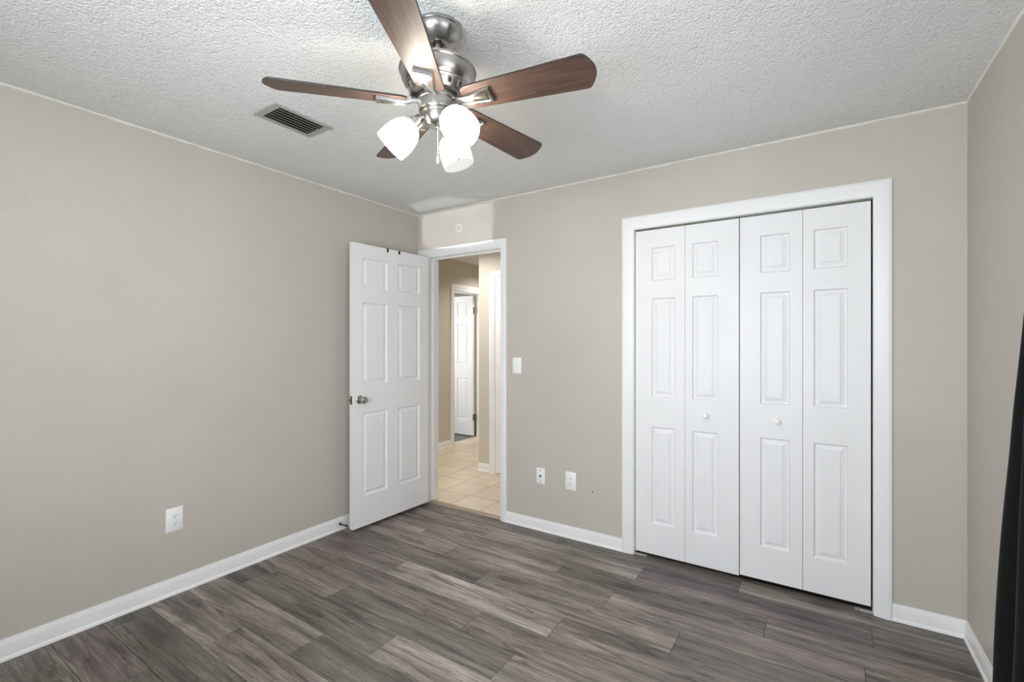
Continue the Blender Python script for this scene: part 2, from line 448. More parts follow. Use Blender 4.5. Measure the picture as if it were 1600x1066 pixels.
# thin uneven bead of paint and caulk where walls meet the ceiling
def bead(bm, a, b, n, seed):
    rnd = random.Random(seed); a = Vector(a); b = Vector(b); n = Vector(n)
    L = (b-a).length; k = int(L/0.035); rings = []
    for i in range(k+1):
        p = a + (b-a)*(i/k); w = 0.007 + rnd.uniform(-.0018, .0022); hgt = 0.008 + rnd.uniform(-.003, .003)
        rings.append([p[:], (p+n*w)[:], (p+n*w*0.6-Vector((0,0,hgt*0.7)))[:], (p-Vector((0,0,hgt)))[:]])
    add_loft(bm, rings)
for i, (a, b, n, s) in enumerate((((XL, YN, H), (XL, YB, H), (1,0,0), 'left'), ((XL, YB, H), (XR, YB, H), (0,-1,0), 'back'), ((XR, YN, H), (XR, YB, H), (-1,0,0), 'right'))):
    bm = NB(); bead(bm, a, b, n, i)
    struct('trim_%d' % (6+i), bm, M['caulk'], 'thin pale paint line between ceiling and %s wall' % s, 'trim', auto=60)

# tan threshold strip between planks and tile
bm = NB()
prof = [(YB+0.000, 0.0), (YB+0.004, 0.005), (YB+0.012, 0.0085), (YB+0.040, 0.0085), (YB+0.050, 0.006), (YB+0.054, 0.0)]
add_loft(bm, [[(x, y, z) for y, z in prof] for x in (EX0, EX1)])
struct('trim_9', bm, M['strip'], 'tan threshold strip between the planks and hallway tile', 'threshold', auto=60)

# ------------------------------------------------------------------ panelled doors
PROFILE = [(0.0, 0.0), (0.003, 0.0075), (0.007, 0.0125), (0.0115, 0.0132), (0.0330, 0.0060), (0.0338, 0.0022)]
def panel_slab(bm, w, h, t, panels, mi=0, back=True):
    """slab in x 0..w, z 0..h, front face at y=0 looking to -y, thickness t; panels = rects (x0,x1,z0,z1)"""
    xs = sorted({0, w, *[p[0] for p in panels], *[p[1] for p in panels]})
    zs = sorted({0, h, *[p[2] for p in panels], *[p[3] for p in panels]})
    def face(y0, s):
        for i in range(len(xs)-1):
            for j in range(len(zs)-1):
                a, b, c, d = xs[i], xs[i+1], zs[j], zs[j+1]
                if any(abs(a-p[0]) < 1e-6 and abs(b-p[1]) < 1e-6 and abs(c-p[2]) < 1e-6 and abs(d-p[3]) < 1e-6 for p in panels):
                    rings = [[(a+u, y0+s*dp, c+u), (b-u, y0+s*dp, c+u), (b-u, y0+s*dp, d-u), (a+u, y0+s*dp, d-u)] for u, dp in PROFILE]
                    R = add_loft(bm, rings, True, False, mi); bm.faces.new(R[-1]).material_index = mi
                else:
                    bm.faces.new([bm.verts.new(q) for q in ((a, y0, c), (b, y0, c), (b, y0, d), (a, y0, d))]).material_index = mi
    face(0, 1); face(t, -1)
    for q in (((0,0,0),(0,t,0),(0,t,h),(0,0,h)), ((w,0,0),(w,t,0),(w,t,h),(w,0,h)), ((0,0,0),(w,0,0),(w,t,0),(0,t,0)), ((0,0,h),(w,0,h),(w,t,h),(0,t,h))):
        bm.faces.new([bm.verts.new(p) for p in q]).material_index = mi

# entry door, standing open against the left wall. Local x runs from the free edge to the hinge edge.
DF = Vector((-2.7365, 2.124)); DH = Vector((-2.7065, 2.856))
DW = (DH-DF).length; DANG = math.atan2(DH.y-DF.y, DH.x-DF.x)
door = thing('door_1', 'white six panel bedroom door standing open against the left wall', 'door', (DF.x, DF.y, 0.024), DANG, kind='structure')
ZB = 0.024
pz = [(0.243-ZB, 0.840-ZB), (1.045-ZB, 1.634-ZB), (1.741-ZB, 1.955-ZB)]
bm = NB(); panel_slab(bm, DW, 2.032, 0.036, [(x0, x1, a, b) for x0, x1 in ((0.082, 0.306), (0.410, 0.634)) for a, b in pz])
obj('door_slab', bm, M['door'], door, auto=25)
def knob(parent, x, y, z, s):
    """round passage knob; s=-1 on the face looking to local -y"""
    mx = Matrix.Translation((x, y, z)) @ Matrix.Rotation(PI/2*(1 if s < 0 else -1), 4, 'X')
    bm = NB(); add_lathe(bm, [(0.0, 0.006), (0.022, 0.0065), (0.0285, 0.004), (0.031, 0.0005), (0.031, 0)], mx, 32)
    ro = obj('rosette', bm, M['nickel'], parent)
    bm = NB(); add_lathe(bm, [(0.0085, 0.005), (0.0085, 0.026), (0.015, 0.031), (0.0235, 0.039), (0.026, 0.047), (0.0245, 0.056), (0.018, 0.0615), (0.008, 0.063), (0.0, 0.063)], mx, 32)
    k = obj('knob', bm, M['nickel'], parent); k['label'] = 'brushed nickel round knob'; ro['label'] = 'round nickel plate behind the knob'
KZ = 0.938 - ZB
knob(door, 0.060, 0.0, KZ, -1)
bm = NB(); add_box(bm, -0.0012, 0.0, 0.006, 0.030, KZ-0.029, KZ+0.029); add_box(bm, -0.011, 0.0, 0.012, 0.024, KZ-0.010, KZ+0.010)
obj('latch_plate', bm, M['old_brass'], door, bevel=0.001)['label'] = 'dark metal latch plate on door edge'
for z in (0.20, 1.02, 1.82):
    bm = NB(); add_tube(bm, (DW+0.006, 0.040, z-0.045), (DW+0.006, 0.040, z+0.045), 0.006); add_box(bm, DW-0.0005, DW+0.0015, 0.006, 0.038, z-0.044, z+0.044)
    obj('hinge', bm, M['old_brass'], door)
# two black over-door hooks clipped on the top edge
for nm, lx, where in (('over_door_hook', 0.308, 'nearer the free edge'), ('over_door_hook', 0.421, 'nearer the hinge side')):
    hk = thing(nm, 'small black hook strap over the bedroom door top, ' + where, 'hook', (DF.x, DF.y, ZB), DANG, 'hooks over the bedroom door')
    bm = NB(); zt = 2.0325
    add_box(bm, lx-0.008, lx+0.008, -0.0016, 0.0, zt-0.026, zt+0.0016)
    add_box(bm, lx-0.008, lx+0.008, -0.0016, 0.0376, zt, zt+0.0016)
    obj('strap', bm, M['black_metal'], hk)
    bm = NB(); add_box(bm, lx-0.008, lx+0.008, 0.0362, 0.0378, zt-0.16, zt+0.0016); add_box(bm, lx-0.008, lx+0.008, 0.0378, 0.060, zt-0.16, zt-0.157); add_box(bm, lx-0.008, lx+0.008, 0.0585, 0.060, zt-0.16, zt-0.135)
    obj('hook', bm, M['black_metal'], hk)

# closet folding doors: two pairs of leaves
LZ = [(0.213, 0.818), (1.006, 1.622), (1.731, 1.938)]
FY = YB + 0.014
def bifold(n, label, leaves, knob_leaf, knob_x, zb, zt):
    d = thing('door_%d' % n, label, 'closet door', (leaves[0][0], FY, zb), 0, kind='structure')
    for i, (x0, x1, p0, p1) in enumerate(leaves):
        bm = NB(); panel_slab(bm, x1-x0, zt-zb, 0.030, [(p0-x0, p1-x0, a-zb, b-zb) for a, b in LZ])
        o = obj('leaf', bm, M['door'], d, auto=25, loc=(x0-leaves[0][0], 0, 0))
        if i == knob_leaf:
            mx = Matrix.Translation((knob_x-x0, 0, 0.916-zb)) @ Matrix.Rotation(PI/2, 4, 'X')
            bm = NB(); add_lathe(bm, [(0.009, 0.0), (0.0085, 0.008), (0.012, 0.014), (0.0165, 0.020), (0.0165, 0.0245), (0.012, 0.029), (0.005, 0.0305), (0.0, 0.0307)], mx, 28)
            obj('knob', bm, M['plastic'], o)['label'] = 'round white closet knob'
    return d
bifold(2, 'left white bifold closet door, two panelled leaves', [(-0.9725, -0.6715, -0.870, -0.728), (-0.6695, -0.3755, -0.628, -0.484)], 1, -0.553, 0.022, 2.051)
bifold(3, 'right white bifold closet door, two panelled leaves', [(-0.3705, -0.0690, -0.268, -0.127), (-0.0670, 0.2195, -0.019, 0.128)], 0, -0.186, 0.030, 2.051)
for nm, xa, sx, lab in (('pivot_bracket', CX0, 1, 'small metal pivot bracket on floor at left end of closet'), ('pivot_bracket', CX1, -1, 'small metal pivot bracket on floor at right end of closet')):
    bm = NB()
    add_box(bm, min(xa, xa+sx*0.075), max(xa, xa+sx*0.075), YB+0.004, YB+0.036, 0.0, 0.0025)
    add_box(bm, min(xa, xa+sx*0.0025), max(xa, xa+sx*0.0025), YB+0.004, YB+0.036, 0.0, 0.045)
    add_box(bm, min(xa+sx*0.0025, xa+sx*0.05), max(xa+sx*0.0025, xa+sx*0.05), YB+0.004, YB+0.007, 0.0025, 0.010)
    tag(obj(nm, bm, M['vent_metal']), lab, 'bracket', 'closet pivot brackets')

# ------------------------------------------------------------------ ceiling fan with three lamps
FX, FYc = -1.112, 1.220
FP = Matrix.Translation((0, 0, -H))          # local z = world z - H
fan = thing('ceiling_fan', 'brushed nickel five blade ceiling fan with three lit glass shades', 'ceiling fan', (FX, FYc, H))
def L(z): return z - H
def lathe_part(name, prof, m=None, parent=fan, seg=56, caps=False):
    bm = NB(); add_lathe(bm, [(r, L(z)) for r, z in prof], Matrix(), seg, 0, True, caps)
    return obj(name, bm, m or M['nickel'], parent, auto=32)
lathe_part('canopy', [(0.0, 2.4399), (0.086, 2.4399), (0.0865, 2.430), (0.0845, 2.4275), (0.082, 2.4265), (0.0815, 2.421), (0.078, 2.412), (0.070, 2.402), (0.058, 2.393), (0.044, 2.3865), (0.030, 2.3845), (0.026, 2.386), (0.026, 2.396), (0.0, 2.397)])
lathe_part('downrod', [(0.0, 2.399), (0.0135, 2.399), (0.0135, 2.330), (0.022, 2.328), (0.022, 2.300), (0.0, 2.2995)])
mot = lathe_part('motor_housing', [(0.0, 2.301), (0.045, 2.300), (0.118, 2.2955), (0.1335, 2.292), (0.1345, 2.288), (0.1335, 2.2845), (0.129, 2.283), (0.1285, 2.280), (0.1275, 2.276), (0.1255, 2.262), (0.119, 2.247), (0.111, 2.239), (0.108, 2.2375), (0.109, 2.235), (0.1085, 2.232), (0.104, 2.230), (0.095, 2.205), (0.091, 2.201), (0.072, 2.2005), (0.0, 2.2005)])
bm = NB(); add_lathe(bm, [(0.0705, L(2.2002)), (0.0895, L(2.2002)), (0.0915, L(2.2012))], Matrix(), 56); obj('motor_base_ring', bm, M['slot'], mot)
# vent windows cut look: dark pockets with bright rims round the lower band
for k in range(15):
    a = 2*PI*k/15; tilt = math.atan2(0.009, 0.025)
    mx = Matrix.Rotation(a, 4, 'Z') @ Matrix.Translation((0.0998, 0, L(2.2175))) @ Matrix.Rotation(tilt, 4, 'Y')
    bm = NB()
    add_box(bm, -0.003, 0.0006, -0.0065, 0.0065, -0.0085, 0.0085, 0, mx)
    for b in ((-0.0085, -0.0062, -0.0105, 0.0105), (0.0062, 0.0085, -0.0105, 0.0105), (-0.0062, 0.0062, 0.0082, 0.0105), (-0.0062, 0.0062, -0.0105, -0.0082)):
        add_box(bm, -0.003, 0.0016, b[0], b[1], b[2], b[3], 1, mx)
    obj('vent_window', bm, [M['slot'], M['nickel']], mot)
lathe_part('flywheel', [(0.0, 2.2005), (0.066, 2.2003), (0.070, 2.198), (0.070, 2.183), (0.0665, 2.181), (0.0, 2.1808)])
lathe_part('switch_housing', [(0.0, 2.181), (0.0655, 2.1805), (0.0665, 2.177), (0.066, 2.150), (0.064, 2.147), (0.0, 2.1465)])
lathe_part('light_fitter', [(0.0, 2.147), (0.058, 2.1468), (0.0585, 2.140), (0.056, 2.136), (0.052, 2.1355), (0.051, 2.126), (0.047, 2.113), (0.037, 2.102), (0.022, 2.0965), (0.008, 2.095), (0.0075, 2.092), (0.0, 2.0915)])
# blades with their irons
BZ = 2.178
TILT = math.radians(14)
def blade_outline():
    pts = []; r0, r1 = 0.105, 0.558; w0, w1 = 0.051, 0.067
    lower = [(r0+0.006, -w0+0.006), (r0+0.02, -w0)]
    n = 10
    right = [(r0+0.02 + (r1-0.045-r0-0.02)*i/n, -(w0 + (w1-w0)*i/n)) for i in range(n+1)]
    # tip: rounded corners and a convex end
    tip = [(r1-0.034, -w1+0.0005), (r1-0.027, -w1+0.004), (r1-0.0225, -w1+0.010), (r1-0.012, -0.040), (r1-0.003, -0.020), (r1, 0.0)]
    half = [(r0, 0.0), (r0, -w0+0.016)] + lower[:1] + right + tip
    return half + [(x, -y) for x, y in reversed(half[1:-1])]
OUT = blade_outline()
def blade_mesh():
    bm = NB()
    lo = [bm.verts.new((x, y, -0.003)) for x, y in OUT]; hi = [bm.verts.new((x, y, 0.003)) for x, y in OUT]
    bm.faces.new(lo).material_index = 0; bm.faces.new(hi).material_index = 0
    for i in range(len(OUT)):
        j = (i+1) % len(OUT); bm.faces.new((lo[i], lo[j], hi[j], hi[i])).material_index = 1
    return bm
def iron_mesh():
    """tapered nickel arm under the blade: raised rim, sunk face, cross slot at the wide end"""
    bm = NB()
    xs = [0.064, 0.085, 0.105, 0.130, 0.160, 0.188, 0.204]
    ws = [0.012, 0.0135, 0.0165, 0.0205, 0.0255, 0.0305, 0.0325]
    zb = [-0.001, -0.004, -0.012, -0.015, -0.015, -0.014, -0.012]
    zt = [0.008, 0.006, -0.0032, -0.0032, -0.0032, -0.0032, -0.0032]
    rings = []
    for x, w, b, t in zip(xs, ws, zb, zt):
        rings.append([(x, -w, t), (x, -w, b*0.6+t*0.4), (x, -w*0.93, b), (x, -w*0.72, b), (x, -w*0.62, b+0.0035), (x, w*0.62, b+0.0035), (x, w*0.72, b), (x, w*0.93, b), (x, w, b*0.6+t*0.4), (x, w, t)])
    add_loft(bm, rings)
    add_box(bm, 0.197, 0.2075, -0.031, 0.031, -0.0150, -0.0032)
    add_box(bm, 0.186, 0.1905, -0.0185, 0.0185, -0.0118, -0.0108, 1)
    return bm
b_proto = i_proto = None
for k in range(5):
    a = math.radians(11.4 + 72*k)
    mx = Matrix.Rotation(a, 4, 'Z') @ Matrix.Translation((0, 0, L(BZ))) @ Matrix.Rotation(-TILT, 4, 'X')
    if k == 0:
        b = obj('blade', blade_mesh(), [M['blade'], M['blade_edge']], fan, auto=20); ir = obj('blade_iron', iron_mesh(), [M['nickel'], M['slot']], b, auto=30)
        b_proto, i_proto = b, ir
    else:
        b = b_proto.copy(); COL.objects.link(b); ir = i_proto.copy(); COL.objects.link(ir); ir.parent = b
    b.matrix_local = mx
# three arms, sockets, bell shaped glass shades, bulbs and their light
for az in (-18, 103, 218):
    A = math.radians(az)
    out = Vector((math.cos(A), math.sin(A), 0)); ax = (out - Vector((0, 0, 1))).normalized()
    p0 = out*0.044 + Vector((0, 0, L(2.130))); p1 = out*0.062 + Vector((0, 0, L(2.126)))
    bm = NB(); add_tube(bm, p0, p1, 0.011, 0.011, 16); add_tube(bm, p1 - ax*0.006, p1 + ax*0.012, 0.013, 0.020, 20)
    add_tube(bm, p1 + ax*0.012, p1 + ax*0.034, 0.0235, 0.0235, 24); add_tube(bm, p1 + ax*0.034, p1 + ax*0.040, 0.0265, 0.0265, 24)
    ar = obj('lamp_holder', bm, M['nickel'], fan)
    q = Matrix.Translation(p1 + ax*0.030) @ ax.to_track_quat('Z', 'Y').to_matrix().to_4x4()
    outer = [(0.0245, 0.0), (0.028, 0.004), (0.040, 0.014), (0.050, 0.030), (0.0565, 0.052), (0.0595, 0.076), (0.0595, 0.098), (0.0580, 0.116)]
    bm = NB(); add_lathe(bm, outer, q, 40)
    sh = obj('lamp_shade', bm, M['shade'], fan, auto=60); sh['label'] = 'lit white frosted glass shade'
    bm = NB(); add_lathe(bm, [(0.010, 0.004), (0.013, 0.020), (0.024, 0.042), (0.029, 0.058), (0.027, 0.074), (0.018, 0.084), (0.0, 0.088)], q, 16)
    obj('light_bulb', bm, M['bulb'], sh)
# pull chains
for (dx, dy, z0, z1, pend) in ((0.019, -0.021, 2.100, 1.982, True), (0.060, 0.040, 2.150, 2.004, False)):
    bm = NB(); n = int((z0-z1)/0.006)
    add_tube(bm, (dx, dy, L(z0)), (dx, dy, L(z1)), 0.0009, None, 6)
    for i in range(n):
        bmesh.ops.create_uvsphere(bm, u_segments=6, v_segments=4, radius=0.0016, matrix=Matrix.Translation((dx, dy, L(z0 - (i+.5)*0.006))))
    ch = obj('pull_chain', bm, M['nickel'], fan)
    bm = NB(); add_lathe(bm, [(0.0, L(z1)+0.002), (0.003, L(z1)), (0.0045, L(z1)-0.010), (0.0045, L(z1)-0.018), (0.002, L(z1)-0.023), (0, L(z1)-0.0235)], Matrix.Translation((dx, dy, 0)), 12)
    obj('pendant', bm, M['plastic'] if pend else M['nickel'], ch)

# ------------------------------------------------------------------ ceiling vent
VX0, VX1, VY0, VY1 = -2.262, -2.062, 1.182, 1.482
vent = thing('ceiling_vent', 'grey metal air vent on the ceiling near the left wall', 'air vent', ((VX0+VX1)/2, (VY0+VY1)/2, H))
hx, hy = (VX1-VX0)/2, (VY1-VY0)/2
bm = NB()
for x0, x1, y0, y1 in ((-hx, -hx+0.024, -hy, hy), (hx-0.024, hx, -hy, hy), (-hx+0.024, hx-0.024, -hy, -hy+0.034), (-hx+0.024, hx-0.024, hy-0.034, hy)):
    add_box(bm, x0, x1, y0, y1, -0.006, -0.0002)
obj('frame', bm, M['vent_metal'], vent, bevel=0.002)
bm = NB(); add_box(bm, -hx+0.022, hx-0.022, -hy+0.032, hy-0.032, -0.0022, -0.0004)
obj('duct_opening', bm, M['slot'], vent)
for i in range(6):
    x = -0.061 + i*0.0244
    mx = Matrix.Translation((x, 0, -0.009)) @ Matrix.Rotation(math.radians(20), 4, 'Y')
    bm = NB(); add_box(bm, -0.0098, 0.0098, -hy+0.034, hy-0.034, -0.0007, 0.0007, 0, mx)
    obj('louvre', bm, M['vent_slat'], vent)

# ------------------------------------------------------------------ wall plates
def plate(bm, w, h, t=0.005):
    """cover plate in x/z, back on y=0, face to -y, with sloped edges"""
    e = 0.004
    add_loft(bm, [[(-w/2, 0, -h/2), (w/2, 0, -h/2), (w/2, 0, h/2), (-w/2, 0, h/2)],
                  [(-w/2, -t*0.45, -h/2), (w/2, -t*0.45, -h/2), (w/2, -t*0.45, h/2), (-w/2, -t*0.45, h/2)],
                  [(-w/2+e, -t, -h/2+e), (w/2-e, -t, -h/2+e), (w/2-e, -t, h/2-e), (-w/2+e, -t, h/2-e)]])
def screw(parent, x, y, z):
    bm = NB(); mx = Matrix.Translation((x, y, z)) @ Matrix.Rotation(PI/2, 4, 'X')
    add_lathe(bm, [(0.0, 0.001), (0.002, 0.0009), (0.003, 0.0)], mx, 12)
    obj('screw', bm, M['plastic'], parent)
def outlet(label, loc, rz):
    t = thing('wall_outlet', label, 'power outlet', loc, rz, 'white wall outlets')
    bm = NB(); plate(bm, 0.079, 0.124); pl = obj('cover_plate', bm, M['plastic'], t)
    for s in (1, -1):
        z = s*0.0195; ring = []
        bm = NB()
        for i in range(28):
            a = 2*PI*i/28; x = 0.0172*math.cos(a); y = max(-0.0125, min(0.0125, 0.0172*math.sin(a))); ring.append((x, y))
        add_loft(bm, [[(x, -0.0045, z+y) for x, y in ring], [(x, -0.0072, z+y) for x, y in ring], [(x*.96, -0.0076, z+y*.96) for x, y in ring]])
        r = obj('receptacle', bm, M['plastic'], t)
        bm = NB()
        add_box(bm, -0.0078, -0.0052, -0.0080, -0.0070, z-0.001, z+0.0078); add_box(bm, 0.0052, 0.0074, -0.0080, -0.0070, z-0.0002, z+0.0070)
        add_lathe(bm, [(0.0, 0.0010), (0.0027, 0.0010), (0.0027, 0)], Matrix.Translation((0, -0.0070, z-0.0075)) @ Matrix.Rotation(PI/2, 4, 'X'), 14)
        obj('slots', bm, M['slot'], r)
    screw(t, 0, -0.005, 0)
outlet('white power outlet low on the left wall near the baseboard', (XL, 1.091, 0.399), PI/2)
outlet('white power outlet on the back wall, nearer the closet', (-1.423, YB, 0.392), 0)
jk = thing('cable_jack', 'white wall plate with dark coax jack, left of the back wall outlet', 'wall jack', (-1.661, YB, 0.391))
bm = NB(); plate(bm, 0.068, 0.112); obj('cover_plate', bm, M['plastic'], jk)
bm = NB(); mx = Matrix.Translation((0, -0.0045, 0)) @ Matrix.Rotation(PI/2, 4, 'X')
add_lathe(bm, [(0.0075, 0), (0.0075, 0.003), (0.0048, 0.0035), (0.0048, 0.011), (0.0015, 0.011), (0.0, 0.008)], mx, 18)
obj('coax_socket', bm, M['slot'], jk)['label'] = 'dark round coax socket'
for z in (0.040, -0.040):
    bm = NB(); add_lathe(bm, [(0.0, 0.0012), (0.003, 0.001), (0.0042, 0.0)], Matrix.Translation((0, -0.005, z)) @ Matrix.Rotation(PI/2, 4, 'X'), 14)
    obj('screw', bm, M['old_brass'], jk)
sw = thing('light_switch', 'white toggle light switch beside the hallway doorway', 'light switch', (-1.863, YB, 1.176))
bm = NB(); plate(bm, 0.075, 0.118); obj('cover_plate', bm, M['plastic'], sw)
bm = NB(); add_box(bm, -0.0055, 0.0055, -0.0062, -0.0045, -0.0125, 0.0125)
add_loft(bm, [[(-0.004, -0.006, -0.004), (0.004, -0.006, -0.004), (0.004, -0.006, 0.008), (-0.004, -0.006, 0.008)], [(-0.0032, -0.017, 0.004), (0.0032, -0.017, 0.004), (0.0032, -0.017, 0.010), (-0.0032, -0.017, 0.010)]])
obj('toggle', bm, M['plastic'], sw)
for z in (0.030, -0.030): screw(sw, 0, -0.005, z)

# small white ring on the wall above the doorway
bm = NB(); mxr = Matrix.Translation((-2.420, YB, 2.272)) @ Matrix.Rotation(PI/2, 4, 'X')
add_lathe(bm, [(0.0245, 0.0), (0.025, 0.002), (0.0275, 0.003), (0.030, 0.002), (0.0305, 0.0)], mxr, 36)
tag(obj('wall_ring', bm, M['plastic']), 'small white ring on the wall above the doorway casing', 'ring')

bm = NB(); add_lathe(bm, [(0.0, 0.0006), (0.0035, 0.0005), (0.0042, 0.0)], Matrix.Translation((-1.262, YB, 0.342)) @ Matrix.Rotation(PI/2, 4, 'X') @ Matrix.Diagonal((0.8, 2.0, 1, 1)), 12)
tag(obj('wall_anchor', bm, M['slot']), 'tiny dark anchor in the back wall right of the outlet', 'wall anchor')
# door stop on the left baseboard behind the open door
ds = thing('door_stop', 'metal door stop on left baseboard behind the open door', 'door stop', (XL+0.0115, 2.116, 0.045))
bm = NB()
q = Matrix.Rotation(PI/2, 4, 'Y')
add_lathe(bm, [(0.0, 0.0), (0.011, 0.0), (0.011, 0.004), (0.006, 0.007), (0.0, 0.007)], q, 18); obj('mount', bm, M['old_brass'], ds)
bm = NB()
for i in range(12): add_lathe(bm, [(0.0045, 0.007+i*0.005), (0.006, 0.0095+i*0.005), (0.0045, 0.012+i*0.005)], q, 14)
obj('spring', bm, M['old_brass'], ds)
bm = NB(); add_lathe(bm, [(0.0, 0.066), (0.007, 0.066), (0.008, 0.069), (0.008, 0.078), (0.006, 0.081), (0.0, 0.0815)], q, 18); obj('rubber_tip', bm, M['slot'], ds)

# ------------------------------------------------------------------ windows (outside the frame, the daylight comes in through them)
def window(n, label, x0, x1, z0, z1, place):
    """built in local x/z, y 0 = room face, +y = outward"""
    w = thing('window_%d' % n, label, 'window', kind='structure'); w.matrix_world = place
    bm = NB()
    for a, b, c, d in ((x0, x0+0.035, z0, z1), (x1-0.035, x1, z0, z1), (x0+0.035, x1-0.035, z0, z0+0.035), (x0+0.035, x1-0.035, z1-0.035, z1), (x0+0.035, x1-0.035, (z0+z1)/2-0.015, (z0+z1)/2+0.015)):
        add_box(bm, a, b, 0.06, 0.10, c, d)
    obj('window_frame', bm, M['trim'], w)
    bm = NB(); add_box(bm, x0-0.05, x1+0.05, -0.03, 0.06, z0-0.022, z0); obj('window_sill', bm, M['trim'], w)
window(1, 'window in the right wall beside the black curtain', -RW1, -RW0, WZ0, WZ1, Matrix.Translation((XR, 0, 0)) @ Matrix.Rotation(-PI/2, 4, 'Z'))
window(2, 'wide window in the wall behind the camera', -NW1, -NW0, WZ0, WZ1, Matrix.Translation((0, YN, 0)) @ Matrix.Rotation(PI, 4, 'Z'))

# unseen rear blind and narrow beam lamp, added to pattern wall above the door
blind = thing('window_blind', 'white slat blind half raised at the window behind the camera, added to cast slat lines', 'blind', ((NW0+NW1)/2, YN-0.045, WZ1))
bm = NB(); add_box(bm, -0.84, 0.84, -0.012, 0.012, -0.038, -0.002); obj('headrail', bm, M['trim'], blind)
for i in range(7):
    bm = NB(); add_box(bm, -0.83, 0.83, -0.014, 0.014, -0.0012, 0.0012, 0, Matrix.Translation((0, 0, -0.085 - 0.056*i)) @ Matrix.Rotation(math.radians(72), 4, 'X')); obj('slat', bm, M['trim'], blind)
bm = NB(); add_box(bm, -0.83, 0.83, -0.014, 0.014, -0.485, -0.462); obj('bottom_rail', bm, M['trim'], blind)
_t = Vector((-2.455, YB, 2.30)); _w = Vector((-0.95, YN-0.045, 1.80)); _d = (_t-_w).normalized()
_b = area('door_patch_beam', _w - _d*0.8, _d.to_track_quat('-Z', 'Y').to_euler(), 0.68, 0.36, 0.62, (0.95, 0.98, 1.0)); _b.data.spread = math.radians(0.12)  # added area lamp with tight spread, lights a patch above the doorway
# black curtain hanging by the right wall window; its far edge flares towards the back wall
CURT_TOP = 2.16
def far_edge(z):
    pts = [(0.03, 2.178), (0.225, 2.154), (0.375, 2.130), (0.694, 2.060), (1.009, 1.990), (1.143, 1.972), (1.428, 1.898), (1.70, 1.82), (CURT_TOP, 1.72)]
    for (za, ya), (zb_, yb) in zip(pts, pts[1:]):
        if za <= z <= zb_: return ya + (yb-ya)*(z-za)/(zb_-za)
    return pts[0][1] if z < pts[0][0] else pts[-1][1]
rod = thing('curtain_rod', 'dark rod holding the black curtain on the right wall', 'curtain rod', (XR, 0.85, CURT_TOP))
bm = NB(); add_tube(bm, (-0.075, -1.0, 0.03), (-0.075, 0.90, 0.03), 0.008, None, 14)
obj('rod', bm, M['black_metal'], rod)
for y in (-0.9, 0.62):
    bm = NB(); add_box(bm, -0.004, 0.0, y-0.012, y+0.012, -0.03, 0.03); add_box(bm, -0.080, 0.0, y-0.004, y+0.004, 0.014, 0.022); obj('bracket', bm, M['black_metal'], rod)
bm = NB()
nz, nu = 30, 84
grid = []
for j in range(nz+1):
    z = 0.03 + (CURT_TOP - 0.03)*j/nz
    ye = far_edge(min(z, CURT_TOP)); yn = 1.28
    row = []
    for i in range(nu+1):
        u = i/nu
        y = yn + (ye-yn)*u
        amp = 0.030*(0.55+0.45*(1-z/CURT_TOP))
        ph = 2*PI*(6.0*u + 0.25) + 0.25*math.sin(3.1*z)
        x = XR - 0.075 + amp*math.sin(ph) + 0.006*math.sin(9*u+4*z)
        row.append((x, y, z))
    grid.append(row)
V = [[bm.verts.new(p) for p in r] for r in grid]
for j in range(nz):
    for i in range(nu): bm.faces.new((V[j][i], V[j][i+1], V[j+1][i+1], V[j+1][i]))
cur = tag(obj('curtain', bm, M['cloth'], auto=180), 'black fabric curtain hanging by the right wall', 'curtain')
so = cur.modifiers.new('thickness', 'SOLIDIFY'); so.thickness = 0.003; so.offset = 0

# ------------------------------------------------------------------ hallway beyond the doorway
HX, HY, HC = -4.00, 3.915, -2.990     # hall left wall, hall closet wall face, its corner
bm = NB(); add_box(bm, HX-WT, CX0-0.20, YB+0.054, 6.2, -0.05, 0.0)
struct('floor_3', bm, M['tile'], 'beige ceramic tile floor of the hallway', 'floor')
bm = NB(); add_box(bm, -6.6, CX0-0.20, YB+WT, 7.0, H, H+0.1)
struct('ceiling_2', bm, M['ceiling'], 'ceiling of the hallway', 'ceiling')
# left hall wall with a doorway FY0..FY1
FY0, FY1, FZ = 4.700, 5.338, 2.030
bm = NB()
for y0, y1, z0, z1 in ((2.6, FY0-JT, 0, H), (FY0-JT, FY1+JT, FZ+JT, H), (FY1+JT, 6.2, 0, H)): add_box(bm, HX-WT, HX, y0, y1, z0, z1)
struct('wall_hall_left', bm, M['hall_wall'], 'beige hallway wall left of the far doorway', 'wall')
bm = NB(); add_box(bm, HC, CX0-0.20, HY, HY+0.10, 0, H); 
# recess for the hall closet door
struct('wall_hall_front', bm, M['hall_wall'], 'hallway wall facing the bedroom doorway', 'wall')
bm = NB(); add_box(bm, HC, HC+0.10, HY+0.10, 6.2, 0, H); add_box(bm, HX-WT, HC+0.10, 6.2, 6.3, 0, H); add_box(bm, HX-WT, XL-WT, 2.55, 2.60, 0, H); add_box(bm, CX0-0.28, CX0-0.20, YB+WT, HY, 0, H)
struct('wall_hall_end', bm, M['hall_wall'], 'end walls of the hallway', 'wall')
bm = NB(); add_box(bm, HX, XL-WT, 2.60, YB+0.054, -0.05, 0)
struct('floor_4', bm, M['tile'], 'beige tile floor at the hallway end', 'floor')
bm = NB(); add_box(bm, HX-WT, XL-WT, 2.5, YB+WT, H, H+0.1)
struct('ceiling_3', bm, M['ceiling'], 'ceiling at the hallway end', 'ceiling')
bm = NB(); casing(bm, FY0-0.003, FY1+0.003, FZ+0.004, 0.066, 0.066, 0.085, HX, 1, 'X')
struct('trim_10', bm, M['trim'], 'white casing of the far hallway doorway', 'door trim', auto=50)
